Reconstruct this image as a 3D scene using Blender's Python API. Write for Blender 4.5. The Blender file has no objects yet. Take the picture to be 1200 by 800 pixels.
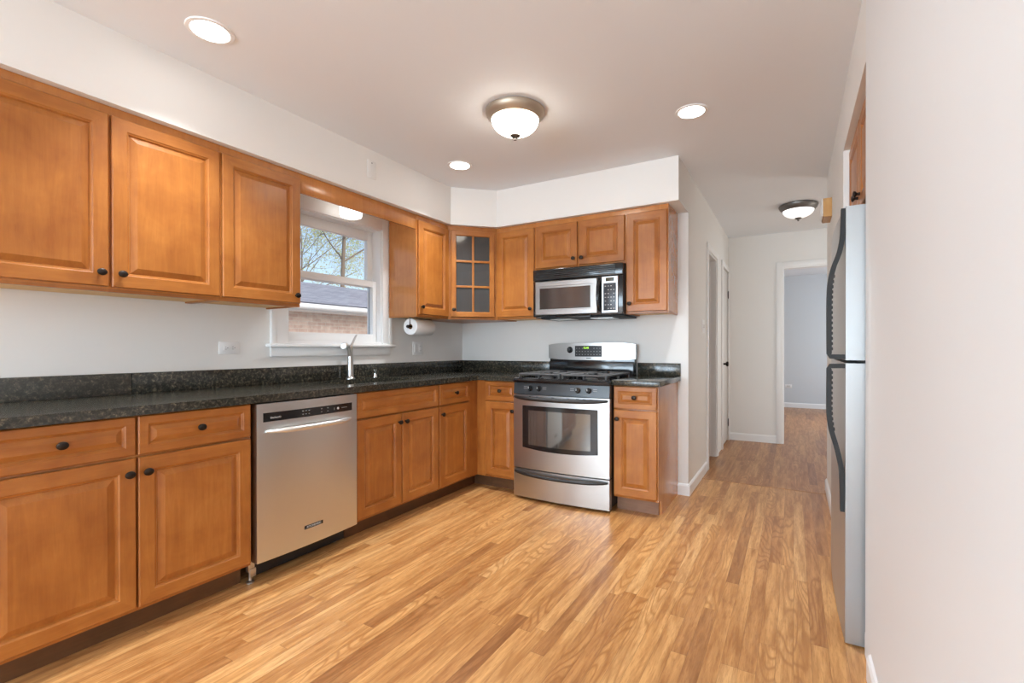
import bpy, bmesh, math, random
from mathutils import Vector, Matrix
random.seed(7)
PI = math.pi
S = bpy.context.scene
COL = S.collection

# ------------------------------------------------------------------ camera
cam_d = bpy.data.cameras.new('camera'); cam = bpy.data.objects.new('camera', cam_d); COL.objects.link(cam)
cam_d.sensor_width = 36.0; cam_d.sensor_fit = 'HORIZONTAL'
cam_d.lens = 555.4936 * 36.0 / 1200.0
cam_d.shift_x = -(616.6256 - 600) / 1200.0
cam_d.shift_y = (409.1655 - 400) / 1200.0
cam_d.clip_start = 0.05
_y, _p, _r = (math.radians(a) for a in (29.4725, -0.196, -0.0767))
fw = Vector((-math.sin(_y) * math.cos(_p), math.cos(_y) * math.cos(_p), math.sin(_p)))
rt = Vector((math.cos(_y), math.sin(_y), 0)); up = rt.cross(fw)
rt, up = rt * math.cos(_r) + up * math.sin(_r), up * math.cos(_r) - rt * math.sin(_r)
M4 = Matrix((rt, up, -fw)).transposed().to_4x4(); M4.translation = (2.8612, -3.7783, 1.1368)
cam.matrix_world = M4
S.camera = cam

# ------------------------------------------------------------------ view, world, daylight, added lamps
S.view_settings.view_transform = 'Standard'; S.view_settings.look = 'None'
S.view_settings.gamma = 1.0; S.view_settings.use_curve_mapping = False
S.view_settings.exposure = 0.26
S.cycles.use_denoising = True
S.cycles.max_bounces = 14; S.cycles.diffuse_bounces = 8; S.cycles.transparent_max_bounces = 12
S.cycles.sample_clamp_indirect = 6.0
W = bpy.data.worlds.new('sky'); S.world = W; W.use_nodes = True
wn = W.node_tree; wn.nodes.clear()
wo = wn.nodes.new('ShaderNodeOutputWorld'); wb = wn.nodes.new('ShaderNodeBackground'); ws = wn.nodes.new('ShaderNodeTexSky')
ws.sky_type = 'NISHITA'; ws.sun_disc = False; ws.sun_elevation = math.radians(38); ws.sun_rotation = math.radians(90)
ws.air_density = 1.0; ws.dust_density = 2.5; ws.ozone_density = 1.0
wb.inputs['Strength'].default_value = 0.20
wn.links.new(ws.outputs[0], wb.inputs[0]); wn.links.new(wb.outputs[0], wo.inputs[0])

def light(name, kind, loc, power, color=(1, 1, 1), rot=(0, 0, 0), **kw):
    d = bpy.data.lights.new(name, kind); d.energy = power; d.color = color
    for k, v in kw.items(): setattr(d, k, v)
    o = bpy.data.objects.new(name, d); o.location = loc; o.rotation_euler = rot; COL.objects.link(o); return o

light('sunlight', 'SUN', (6, -3, 9), 1.6, (1, .95, .88), (math.radians(42), 0, math.radians(78)), angle=math.radians(1.0))
# added lamps for the assumed patio door behind the camera and far room's window
light('rear_fill', 'AREA', (1.55, -9.86, 1.2), 230, (.68, .85, 1), (PI / 2 + .30, 0, 0), shape='RECTANGLE', size=2.5, size_y=2.2)  # added fill lamp in the unseen rear, tilted up to brighten the ceiling
light('dining_fill', 'AREA', (.06, -7.4, 1.45), 220, (.68, .85, 1), (0, -PI / 2 - .22, 0), shape='RECTANGLE', size=1.5, size_y=2.6)  # added fill lamp, splits the daylight to soften reflections in the steel
light('entry_fill', 'AREA', (4.52, 1.65, 1.25), 13, (1, .95, .88), (0, PI / 2, 0), shape='RECTANGLE', size=1.8, size_y=.8)  # added fill lamp for the unseen side passage of the hall
light('far_daylight_assumed', 'AREA', (4.9, 4.5, 1.35), 40, (.80, .90, 1), (0, PI / 2, 0), shape='RECTANGLE', size=1.3, size_y=2.2)  # added lamp for bluish daylight, assumed to come from an unseen window

# ------------------------------------------------------------------ materials
class N:
    def __init__(s, name):
        s.m = bpy.data.materials.new(name); s.m.use_nodes = True; s.t = s.m.node_tree; s.t.nodes.clear()
        s.out = s.t.nodes.new('ShaderNodeOutputMaterial')
    def n(s, typ, **kw):
        nd = s.t.nodes.new(typ)
        for k, v in kw.items(): setattr(nd, k, v)
        return nd
    def l(s, a, b): s.t.links.new(a, b)
    def set(s, sock, v):
        if hasattr(v, 'is_output'): s.l(v, sock)
        else: sock.default_value = v
    def math(s, op, a, b=0.0, c=None):
        nd = s.n('ShaderNodeMath', operation=op)
        s.set(nd.inputs[0], a); s.set(nd.inputs[1], b)
        if c is not None: s.set(nd.inputs[2], c)
        return nd.outputs[0]
    def ramp(s, fac, stops, interp='LINEAR'):
        nd = s.n('ShaderNodeValToRGB'); e = nd.color_ramp.elements; nd.color_ramp.interpolation = interp
        while len(e) < len(stops): e.new(.5)
        for q, (p, c) in zip(e, stops): q.position = p; q.color = (*c, 1)
        s.l(fac, nd.inputs[0]); return nd.outputs[0]
    def mix(s, fac, a, b, mode='MIX'):
        nd = s.n('ShaderNodeMix', data_type='RGBA', blend_type=mode)
        s.set(nd.inputs[0], fac)
        for i, v in ((6, a), (7, b)):
            if hasattr(v, 'is_output'): s.l(v, nd.inputs[i])
            else: nd.inputs[i].default_value = (*v, 1)
        return nd.outputs[2]
    def coord(s, scale=(1, 1, 1), rand=0.0, kind='Object'):
        tc = s.n('ShaderNodeTexCoord'); mp = s.n('ShaderNodeMapping'); mp.inputs['Scale'].default_value = scale
        src = tc.outputs[kind]
        if rand:
            oi = s.n('ShaderNodeObjectInfo'); ad = s.n('ShaderNodeVectorMath', operation='ADD')
            sc = s.math('MULTIPLY', oi.outputs['Random'], rand); s.l(src, ad.inputs[0]); s.l(sc, ad.inputs[1]); src = ad.outputs[0]
        s.l(src, mp.inputs[0]); return mp.outputs[0]
    def noise(s, vec, scale, detail=4, rough=.5, dist=0.0):
        nd = s.n('ShaderNodeTexNoise'); s.l(vec, nd.inputs['Vector'])
        nd.inputs['Scale'].default_value = scale; nd.inputs['Detail'].default_value = detail
        nd.inputs['Roughness'].default_value = rough; nd.inputs['Distortion'].default_value = dist
        return nd.outputs['Fac']
    def bump(s, h, strength, dist=.001):
        nd = s.n('ShaderNodeBump'); nd.inputs['Strength'].default_value = strength; nd.inputs['Distance'].default_value = dist
        s.l(h, nd.inputs['Height']); return nd.outputs[0]
    def pbr(s, color, rough=.5, metal=0.0, normal=None, spec=None, coat=0.0, coat_rough=.1, emis=None, emis_s=0.0, trans=0.0, ior=None):
        b = s.n('ShaderNodeBsdfPrincipled'); I = b.inputs
        if hasattr(color, 'is_output'): s.l(color, I['Base Color'])
        else: I['Base Color'].default_value = (*color, 1)
        s.set(I['Roughness'], rough); s.set(I['Metallic'], metal)
        if normal is not None: s.l(normal, I['Normal'])
        if spec is not None: I['Specular IOR Level'].default_value = spec
        I['Coat Weight'].default_value = coat; I['Coat Roughness'].default_value = coat_rough
        if emis: I['Emission Color'].default_value = (*emis, 1); I['Emission Strength'].default_value = emis_s
        I['Transmission Weight'].default_value = trans
        if ior: I['IOR'].default_value = ior
        s.l(b.outputs[0], s.out.inputs[0]); return s.m

def plain(name, color, rough=.5, metal=0.0, **kw): return N(name).pbr(color, rough, metal, **kw)

def paint(name, color, rough, bump=.12, spec=.4):
    s = N(name); v = s.coord()
    n = s.noise(v, 190, 3); m = s.noise(v, 1.3, 3)
    c = s.mix(m, tuple(x * .985 for x in color), tuple(min(1, x * 1.012) for x in color))
    return s.pbr(c, rough, normal=s.bump(n, bump, .0006), spec=spec)

def wood(name, lo, mid, hi, along='z', rough=.36, coat=.12):
    s = N(name)
    sc = {'z': (13, 13, 1.0), 'x': (1.0, 13, 13), 'y': (13, 1.0, 13)}[along]
    v = s.coord(sc, rand=23.0); v2 = s.coord((1, 1, 1), rand=11.0)
    g = s.noise(v, 3.2, 7, .62, .6); f = s.noise(v, 16, 4, .6, .2); b = s.noise(v2, 5.5, 4, .55, .5)
    x = s.math('ADD', s.math('MULTIPLY', g, .36), s.math('ADD', s.math('MULTIPLY', f, .12), s.math('MULTIPLY', b, .52)))
    oi = s.n('ShaderNodeObjectInfo')
    x = s.math('ADD', x, s.math('MULTIPLY', s.math('SUBTRACT', oi.outputs['Random'], .5), .10))
    c = s.ramp(x, [(.34, lo), (.55, mid), (.74, hi)])
    return s.pbr(c, rough, normal=s.bump(f, .05, .0004), coat=coat, coat_rough=.16, spec=.4)

M = {}
M['wall'] = paint('wall_paint', (.78, .765, .735), .55)
M['wall_near'] = paint('wall_paint_satin', (.765, .775, .775), .5, spec=.4)
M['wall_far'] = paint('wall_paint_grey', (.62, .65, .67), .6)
M['ceiling'] = paint('ceiling_paint', (.785, .815, .845), .75, .2)
M['trim'] = plain('white_trim', (.83, .83, .82), .35)
M['door_paint'] = plain('door_white', (.78, .78, .77), .35)
LO, MI, HI = (.285, .088, .015), (.40, .142, .027), (.51, .207, .047)
M['wood'] = wood('maple_honey', LO, MI, HI, 'z'); M['wood_h'] = wood('maple_honey_rail', LO, MI, HI, 'x')
M['wood_side'] = wood('maple_panel', (.40, .145, .035), (.50, .195, .05), (.58, .24, .068), 'z', .2, .45)
M['wood_raw'] = wood('maple_underside', (.62, .36, .12), (.72, .45, .17), (.80, .54, .23), 'x', .5, 0)
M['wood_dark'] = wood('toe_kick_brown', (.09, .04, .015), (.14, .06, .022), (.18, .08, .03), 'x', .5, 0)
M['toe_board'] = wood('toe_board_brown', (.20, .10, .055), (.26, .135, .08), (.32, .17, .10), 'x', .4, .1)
M['oak_box'] = wood('oak_light', (.42, .22, .07), (.55, .30, .10), (.66, .40, .15), 'z', .4, .1)
M['bronze'] = plain('dark_bronze', (.035, .028, .024), .38, .85)
M['black'] = plain('black_plastic', (.012, .012, .013), .35)
M['black_gloss'] = plain('black_gloss', (.010, .010, .011), .12, spec=.6)
M['black_iron'] = plain('cast_iron', (.06, .06, .06), .38)
M['dark_gap'] = plain('dark_metal_body', (.02, .018, .016), .6)
M['handle_dark'] = plain('handle_dark', (.014, .012, .011), .42)
M['charcoal'] = plain('charcoal_handle', (.030, .030, .030), .55, spec=.25)
M['chrome'] = plain('chrome', (.85, .85, .85), .09, 1.0)
M['nickel'] = plain('brushed_nickel', (.60, .585, .56), .30, 1.0)
M['pewter'] = plain('pewter_ring', (.42, .345, .265), .42, .8)
M['pewter_dark'] = plain('pewter_ring_dark', (.17, .16, .15), .42, .8)
M['white_plastic'] = plain('white_plastic', (.83, .83, .82), .35)
M['off_white'] = plain('painted_plate', (.75, .735, .71), .4)
M['paper'] = paint('paper_towel', (.88, .88, .87), .9, .6)
M['slot'] = plain('outlet_slot', (.05, .05, .05), .5)
M['mark'] = plain('printed_mark', (.62, .62, .60), .5)
M['mark_dim'] = plain('printed_mark_dim', (.22, .22, .22), .5)
M['lcd_off'] = plain('display_olive', (.05, .045, .025), .25)
M['lcd_on'] = plain('display_green', (.3, .5, .05), .4, emis=(.45, .9, .05), emis_s=1.6)
M['lens'] = plain('lit_lens', (.9, .9, .9), .5, emis=(1, .98, .95), emis_s=14)
M['drum'] = plain('lit_diffuser', (.9, .9, .9), .4, emis=(1, .97, .92), emis_s=1.7)
M['glow'] = plain('lit_alabaster', (.9, .88, .84), .3, emis=(1, .93, .82), emis_s=14.0)
M['glow_dim'] = plain('lit_alabaster_dim', (.9, .89, .87), .3, emis=(1, .97, .95), emis_s=.75)
M['vinyl'] = plain('window_vinyl', (.80, .80, .79), .35)
M['track'] = plain('window_track_grey', (.22, .25, .28), .5)
M['oven_glass'] = plain('oven_glass', (.20, .20, .19), .06, .75)
M['mw_glass'] = plain('microwave_glass', (.13, .125, .12), .10, .75)
M['keypad'] = plain('keypad_dark', (.04, .045, .055), .3)
M['panel_slate'] = plain('control_panel_slate', (.035, .04, .045), .28)
M['gutter'] = plain('gutter_white', (.78, .80, .80), .4)

def steel(name, color, rough, axis):
    s = N(name); sc = {'z': (260, 260, 2), 'x': (2, 260, 260), 'y': (260, 2, 260)}[axis]
    n = s.noise(s.coord(sc), 1.0, 2); w = s.noise(s.coord(), 2.2, 2)
    r = s.math('ADD', rough - .02, s.math('MULTIPLY', n, .04))
    c = s.mix(w, tuple(x * .94 for x in color), color)
    return s.pbr(c, r, 1.0, coat=0)
M['steel'] = steel('stainless_brushed', (.52, .52, .51), .30, 'x')
M['steel_v'] = steel('stainless_upright', (.70, .725, .74), .30, 'z')
M['fridge'] = plain('fridge_steel', (.40, .40, .395), .30, .6)
M['satin'] = plain('satin_handle', (.80, .785, .75), .34, .9)

def granite(name, rough, lift):
    s = N(name); v = s.coord()
    a = s.noise(v, 70, 5, .66, .4); b = s.noise(v, 240, 3, .6); d = s.noise(v, 9, 3)
    k = s.math('ADD', s.math('MULTIPLY', a, .75), s.math('MULTIPLY', b, .25))
    c = s.ramp(k, [(.43, (.006 + lift, .006 + lift * .97, .004 + lift * .85)), (.50, (.024 + lift, .023 + lift, .017 + lift)), (.565, (.065 + lift, .056 + lift, .035 + lift)), (.66, (.22 + lift, .185 + lift, .12 + lift))])
    c = s.mix(s.math('MULTIPLY', d, .35), c, (.03 + lift, .028 + lift, .02 + lift))
    return s.pbr(c, rough, spec=.5)
M['granite'] = granite('granite_dark', .13, .010)
M['granite_dull_reflection'] = granite('granite_dull_reflection', .36, .036)  # rougher left backsplash; raised base colour stands in for a pale reflection

def oak_floor(name, pal, width, seed):
    s = N(name)
    tc = s.n('ShaderNodeTexCoord'); sp = s.n('ShaderNodeSeparateXYZ'); s.l(tc.outputs['Object'], sp.inputs[0])
    x, y = sp.outputs[0], sp.outputs[1]
    xs = s.math('ADD', s.math('DIVIDE', x, width), 100 + seed); row = s.math('FLOOR', xs); fx = s.math('FRACT', xs)
    w1 = s.n('ShaderNodeTexWhiteNoise', noise_dimensions='1D'); s.l(row, w1.inputs['W'])
    rr = w1.outputs['Value']
    ln = s.math('ADD', .75, s.math('MULTIPLY', rr, .6))
    ys = s.math('DIVIDE', s.math('ADD', y, s.math('MULTIPLY', rr, 37.0)), ln); idx = s.math('FLOOR', ys); fy = s.math('FRACT', ys)
    cb = s.n('ShaderNodeCombineXYZ'); s.l(row, cb.inputs[0]); s.l(idx, cb.inputs[1])
    w2 = s.n('ShaderNodeTexWhiteNoise', noise_dimensions='2D'); s.l(cb.outputs[0], w2.inputs['Vector'])
    r1 = w2.outputs['Value']; sc = s.n('ShaderNodeSeparateColor'); s.l(w2.outputs['Color'], sc.inputs[0])
    r2, r3 = sc.outputs[1], sc.outputs[2]
    # grain in board coordinates, shifted per board
    gv = s.n('ShaderNodeCombineXYZ')
    s.l(s.math('ADD', x, s.math('MULTIPLY', r2, 31.0)), gv.inputs[0]); s.l(s.math('MULTIPLY', s.math('ADD', y, s.math('MULTIPLY', r3, 17.0)), .085), gv.inputs[1]); s.l(s.math('MULTIPLY', r1, 9.0), gv.inputs[2])
    g1 = s.noise(gv.outputs[0], 34, 6, .65, .3)
    pores = s.noise(gv.outputs[0], 210, 3, .6)
    cv = s.n('ShaderNodeCombineXYZ')
    s.l(s.math('ADD', x, s.math('MULTIPLY', r3, 13.0)), cv.inputs[0]); s.l(s.math('MULTIPLY', s.math('ADD', y, s.math('MULTIPLY', r2, 19.0)), .16), cv.inputs[1]); s.l(s.math('MULTIPLY', r2, 5.0), cv.inputs[2])
    field = s.noise(cv.outputs[0], 7.5, 1.5, .4)
    rings = s.math('SINE', s.math('MULTIPLY', field, 120.0))
    rings = s.math('POWER', s.math('MULTIPLY', s.math('ADD', rings, 1.0), .5), 3.2)
    base = s.ramp(r1, pal)
    dark = s.mix(1.0, base, (.64, .51, .40), 'MULTIPLY'); lite = s.mix(1.0, base, (1.12, 1.12, 1.13), 'MULTIPLY')
    c = s.mix(s.ramp(g1, [(.38, (0, 0, 0)), (.66, (1, 1, 1))]), lite, dark)
    c = s.mix(s.math('MULTIPLY', s.math('MULTIPLY', rings, s.math('GREATER_THAN', r3, .62)), .75), c, dark)
    c = s.mix(s.math('MULTIPLY', s.ramp(pores, [(.52, (0, 0, 0)), (.68, (1, 1, 1))]), .55), c, dark)
    ex = s.math('MINIMUM', fx, s.math('SUBTRACT', 1.0, fx)); ey = s.math('MULTIPLY', s.math('MINIMUM', fy, s.math('SUBTRACT', 1.0, fy)), 14.0)
    gap = s.math('LESS_THAN', s.math('MINIMUM', ex, ey), .014)
    c = s.mix(s.math('MULTIPLY', gap, .38), c, (.10, .045, .015))
    h = s.math('ADD', s.math('MULTIPLY', gap, -1.0), s.math('MULTIPLY', pores, -.12))
    return s.pbr(c, s.math('ADD', .26, s.math('MULTIPLY', g1, .10)), normal=s.bump(h, .25, .0008), spec=.45)
PAL = [(0.0, (.35, .160, .056)), (.08, (.465, .226, .078)), (.40, (.55, .285, .100)), (.8, (.595, .322, .120)), (1.0, (.63, .365, .150))]
M['floor'] = oak_floor('oak_strip_floor', PAL, .0572, 0)
M['floor_hall'] = oak_floor('oak_hall_floor_shaded', [(p, (c[0] * .80, c[1] * .72, c[2] * .68)) for p, c in PAL], .0572, 7)  # hall boards: another batch, browned mostly to stand in for dimmer light

def mat_glass_thin(name, tint=(1, 1, 1), refl=.9):
    s = N(name); t = s.n('ShaderNodeBsdfTransparent'); g = s.n('ShaderNodeBsdfGlossy'); f = s.n('ShaderNodeFresnel'); mx = s.n('ShaderNodeMixShader')
    t.inputs[0].default_value = (*tint, 1); g.inputs['Roughness'].default_value = .02; f.inputs[0].default_value = 1.5
    ge = s.n('ShaderNodeNewGeometry'); s.l(s.math('MULTIPLY', s.math('MULTIPLY', f.outputs[0], refl), s.math('SUBTRACT', 1.0, ge.outputs['Backfacing'])), mx.inputs[0]); s.l(t.outputs[0], mx.inputs[1]); s.l(g.outputs[0], mx.inputs[2]); s.l(mx.outputs[0], s.out.inputs[0]); return s.m
M['pane'] = mat_glass_thin('window_glass')
def mat_frost():
    s = N('cabinet_glass'); t = s.n('ShaderNodeBsdfTransparent'); t.inputs[0].default_value = (.38, .37, .36, 1)
    d = s.n('ShaderNodeBsdfPrincipled'); d.inputs['Base Color'].default_value = (.10, .095, .09, 1); d.inputs['Roughness'].default_value = .08
    mx = s.n('ShaderNodeMixShader'); mx.inputs[0].default_value = .6
    s.l(t.outputs[0], mx.inputs[1]); s.l(d.outputs[0], mx.inputs[2]); s.l(mx.outputs[0], s.out.inputs[0]); return s.m
M['cab_glass'] = mat_frost()

def mat_brick():
    s = N('brick_tan'); tc = s.n('ShaderNodeTexCoord'); sp = s.n('ShaderNodeSeparateXYZ'); s.l(tc.outputs['Object'], sp.inputs[0])
    cb = s.n('ShaderNodeCombineXYZ'); s.l(sp.outputs[1], cb.inputs[0]); s.l(sp.outputs[2], cb.inputs[1])
    b = s.n('ShaderNodeTexBrick'); s.l(cb.outputs[0], b.inputs['Vector']); b.inputs['Scale'].default_value = 1.0
    b.inputs['Brick Width'].default_value = .21; b.inputs['Row Height'].default_value = .072; b.inputs['Mortar Size'].default_value = .008
    b.inputs['Color1'].default_value = (.62, .42, .33, 1); b.inputs['Color2'].default_value = (.78, .63, .52, 1); b.inputs['Mortar'].default_value = (.74, .68, .60, 1); b.inputs['Bias'].default_value = .1
    n = s.noise(s.coord(), 9, 3)
    return s.pbr(s.mix(.35, b.outputs['Color'], s.ramp(n, [(.35, (.52, .34, .27)), (.65, (.80, .66, .56))])), .9)
M['brick'] = mat_brick()
def mat_shingle():
    s = N('shingle_grey'); tc = s.n('ShaderNodeTexCoord'); sp = s.n('ShaderNodeSeparateXYZ'); s.l(tc.outputs['Object'], sp.inputs[0])
    cb = s.n('ShaderNodeCombineXYZ'); s.l(sp.outputs[1], cb.inputs[0]); s.l(sp.outputs[0], cb.inputs[1])
    b = s.n('ShaderNodeTexBrick'); s.l(cb.outputs[0], b.inputs['Vector']); b.inputs['Scale'].default_value = 1.0
    b.inputs['Brick Width'].default_value = .3; b.inputs['Row Height'].default_value = .14; b.inputs['Mortar Size'].default_value = .006
    b.inputs['Color1'].default_value = (.26, .27, .31, 1); b.inputs['Color2'].default_value = (.34, .36, .41, 1); b.inputs['Mortar'].default_value = (.10, .105, .12, 1)
    return s.pbr(b.outputs['Color'], .95)
M['shingle'] = mat_shingle()
M['bark'] = plain('tree_bark', (.20, .165, .13), .9)
def mat_leaf(name, a, b):
    s = N(name); n = s.noise(s.coord(), 2.5, 2); c = s.ramp(n, [(.35, a), (.65, b)])
    d = s.n('ShaderNodeBsdfDiffuse'); t = s.n('ShaderNodeBsdfTranslucent'); mx = s.n('ShaderNodeMixShader'); mx.inputs[0].default_value = .45
    s.l(c, d.inputs[0]); s.l(c, t.inputs[0]); s.l(d.outputs[0], mx.inputs[1]); s.l(t.outputs[0], mx.inputs[2]); s.l(mx.outputs[0], s.out.inputs[0]); return s.m
M['leaf'] = mat_leaf('spring_leaf', (.50, .62, .26), (.72, .78, .42))
M['leaf_warm'] = mat_leaf('budding_leaf', (.62, .54, .34), (.62, .70, .36))
M['leaf_dark'] = mat_leaf('evergreen_leaf', (.05, .10, .03), (.10, .17, .06))
M['bounce_paving'] = plain('bounce_concrete', (.52, .50, .47), .95)  # pale concrete picked for the unseen ground so it bounces light onto brick

# ------------------------------------------------------------------ mesh helpers
class MB:
    def __init__(s): s.bm = bmesh.new()
    def _new(s, verts, faces, mi=0):
        vs = [s.bm.verts.new(v) for v in verts]; fs = []
        for f in faces:
            try: fc = s.bm.faces.new([vs[i] for i in f]); fc.material_index = mi; fs.append(fc)
            except ValueError: pass
        return vs, fs
    def box(s, x0, x1, y0, y1, z0, z1, bev=0.0, mi=0, seg=2):
        v = [(x, y, z) for x in (x0, x1) for y in (y0, y1) for z in (z0, z1)]
        f = [(0, 1, 3, 2), (4, 6, 7, 5), (0, 4, 5, 1), (2, 3, 7, 6), (0, 2, 6, 4), (1, 5, 7, 3)]
        vs, fs = s._new(v, f, mi)
        if bev > 0:
            es = list({e for fc in fs for e in fc.edges})
            r = bmesh.ops.bevel(s.bm, geom=es, offset=bev, segments=seg, affect='EDGES', profile=.5)
            for fc in r['faces']: fc.material_index = mi
        return s
    def lathe(s, prof, o=(0, 0, 0), axis=(0, 0, 1), seg=28, mi=0, squash=(1, 1)):
        q = Vector((0, 0, 1)).rotation_difference(Vector(axis).normalized()).to_matrix(); o = Vector(o)
        rings = []
        for r, z in prof:
            if r < 1e-6: rings.append([s.bm.verts.new(o + q @ Vector((0, 0, z)))])
            else: rings.append([s.bm.verts.new(o + q @ Vector((r * math.cos(2 * PI * i / seg) * squash[0], r * math.sin(2 * PI * i / seg) * squash[1], z))) for i in range(seg)])
        for a, b in zip(rings, rings[1:]):
            for i in range(seg):
                j = (i + 1) % seg
                if len(a) == 1 and len(b) == 1: continue
                if len(a) == 1: f = [a[0], b[i], b[j]]
                elif len(b) == 1: f = [a[i], a[j], b[0]]
                else: f = [a[i], a[j], b[j], b[i]]
                s.bm.faces.new(f).material_index = mi
        return s
    def tube(s, pts, rad, seg=12, mi=0, flat=1.0, side=None, cap=True):
        pts = [Vector(p) for p in pts]; n = len(pts)
        if not hasattr(rad, '__len__'): rad = [rad] * n
        tg = [(pts[min(i + 1, n - 1)] - pts[max(i - 1, 0)]).normalized() for i in range(n)]
        u = Vector(side) if side else (Vector((0, 0, 1)) if abs(tg[0].z) < .9 else Vector((1, 0, 0)))
        rings = []
        for i in range(n):
            u = (u - tg[i] * u.dot(tg[i])).normalized(); w = tg[i].cross(u)
            rings.append([s.bm.verts.new(pts[i] + (u * math.cos(2 * PI * k / seg) + w * math.sin(2 * PI * k / seg) * flat) * rad[i]) for k in range(seg)])
        for a, b in zip(rings, rings[1:]):
            for k in range(seg):
                j = (k + 1) % seg; s.bm.faces.new([a[k], a[j], b[j], b[k]]).material_index = mi
        if cap:
            s.bm.faces.new(rings[0][::-1]).material_index = mi; s.bm.faces.new(rings[-1]).material_index = mi
        return s
    def prism(s, poly, z0, z1, mi=0, axes='xyz'):
        """poly in the plane of axes[0], axes[1]; extruded along axes[2]"""
        ix = ['xyz'.index(a) for a in axes]
        def P(a, b, c):
            v = [0, 0, 0]; v[ix[0]] = a; v[ix[1]] = b; v[ix[2]] = c; return v
        n = len(poly); vs = [P(a, b, z0) for a, b in poly] + [P(a, b, z1) for a, b in poly]
        s._new(vs, [tuple(range(n))[::-1], tuple(range(n, 2 * n))] + [(i, (i + 1) % n, n + (i + 1) % n, n + i) for i in range(n)], mi); return s
    def rings(s, x0, x1, z0, z1, yf, steps, back, mi_v=0, mi_h=1, field=True, frame=.06, fm=None):
        """moulded panel facing -y: steps = [(inset, depth)]; back = thickness behind yf"""
        R = []
        for ins, d in steps:
            R.append([s.bm.verts.new((x, yf + d, z)) for x, z in ((x0 + ins, z0 + ins), (x1 - ins, z0 + ins), (x1 - ins, z1 - ins), (x0 + ins, z1 - ins))])
        for k, (a, b) in enumerate(zip(R, R[1:])):
            for i in range(4):
                j = (i + 1) % 4; fc = s.bm.faces.new([a[i], a[j], b[j], b[i]])
                fc.material_index = mi_h if (i in (0, 2) and steps[k][0] < frame) else mi_v
        if field: s.bm.faces.new(R[-1]).material_index = mi_v if fm is None else fm
        B = [s.bm.verts.new((x, yf + back, z)) for x, z in ((x0, z0), (x1, z0), (x1, z1), (x0, z1))]
        for i in range(4):
            j = (i + 1) % 4; s.bm.faces.new([B[i], B[j], R[0][j], R[0][i]]).material_index = mi_v
        if field: s.bm.faces.new(B[::-1]).material_index = mi_v
        else:
            last = R[-1]; C2 = [s.bm.verts.new((v.co.x, yf + back, v.co.z)) for v in last]
            for i in range(4):
                j = (i + 1) % 4; s.bm.faces.new([last[i], last[j], C2[j], C2[i]]).material_index = mi_v
                s.bm.faces.new([B[j], B[i], C2[i], C2[j]]).material_index = mi_v
        return s
    def bowed(s, x0, x1, zf0, zf1, yfn, thick, nx=16, mi=0):
        """panel facing -y whose front follows yfn(x); zf0/zf1 functions of x"""
        fr, bk = [], []
        for i in range(nx + 1):
            x = x0 + (x1 - x0) * i / nx; y = yfn(x)
            fr.append([s.bm.verts.new((x, y, z)) for z in (zf0(x), zf1(x))]); bk.append([s.bm.verts.new((x, y + thick, z)) for z in (zf0(x), zf1(x))])
        F = lambda *v: setattr(s.bm.faces.new(v), 'material_index', mi)
        for i in range(nx):
            F(fr[i][0], fr[i + 1][0], fr[i + 1][1], fr[i][1]); F(bk[i][0], bk[i][1], bk[i + 1][1], bk[i + 1][0])
            F(fr[i][0], bk[i][0], bk[i + 1][0], fr[i + 1][0]); F(fr[i][1], fr[i + 1][1], bk[i + 1][1], bk[i][1])
        F(fr[0][0], fr[0][1], bk[0][1], bk[0][0]); F(fr[-1][0], bk[-1][0], bk[-1][1], fr[-1][1]); return s
    def shift(s, v): bmesh.ops.translate(s.bm, verts=s.bm.verts, vec=v); return s
    def build(s, name, mats, parent=None, smooth=38, fix=True):
        if fix: bmesh.ops.recalc_face_normals(s.bm, faces=s.bm.faces)
        me = bpy.data.meshes.new(name); s.bm.to_mesh(me); s.bm.free()
        for m in (mats if isinstance(mats, (list, tuple)) else [mats]): me.materials.append(M[m])
        if smooth:
            for p in me.polygons: p.use_smooth = True
            me.set_sharp_from_angle(angle=math.radians(smooth))
        o = bpy.data.objects.new(name, me); COL.objects.link(o)
        if parent: o.parent = parent
        return o

class Marks:
    """small separate pieces: every box becomes a part of its own"""
    def __init__(s): s.b = []
    def box(s, *a): s.b.append(a); return s
    def build(s, name, mats, parent):
        for a in s.b: MB().box(*a).build(name, mats, parent, 0)

def tag(o, label, cat, group=None, kind=None):
    o['label'] = label; o['category'] = cat
    if group: o['group'] = group
    if kind: o['kind'] = kind
    return o
def thing(name, label, cat, loc=(0, 0, 0), rz=0.0, group=None, rot=None):
    o = bpy.data.objects.new(name, None); o.empty_display_size = .1; COL.objects.link(o)
    o.location = loc; o.rotation_euler = rot or (0, 0, rz); return tag(o, label, cat, group)
def struct(name, mb, mats, smooth=38, label=None, cat=None):
    o = mb.build(name, mats, None, smooth); o['kind'] = 'structure'
    if label: o['label'] = label; o['category'] = cat
    return o
def text_part(name, body, size, mat, parent, loc, rot, depth=.0006):
    cu = bpy.data.curves.new(name, 'FONT'); cu.body = body; cu.size = size; cu.extrude = depth; cu.align_x = 'CENTER'; cu.align_y = 'CENTER'
    tmp = bpy.data.objects.new('tmp_text', cu); COL.objects.link(tmp)
    bpy.context.view_layer.update()
    me = bpy.data.meshes.new_from_object(tmp.evaluated_get(bpy.context.evaluated_depsgraph_get()))
    bpy.data.objects.remove(tmp); me.name = name; me.materials.clear(); me.materials.append(M[mat])
    o = bpy.data.objects.new(name, me); COL.objects.link(o); o.parent = parent; o.location = loc; o.rotation_euler = rot; return o

ZC = 2.485; XH = 2.155; YE = 2.5624; XR = 3.09; SB = 2.1726; SD = .3515

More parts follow.
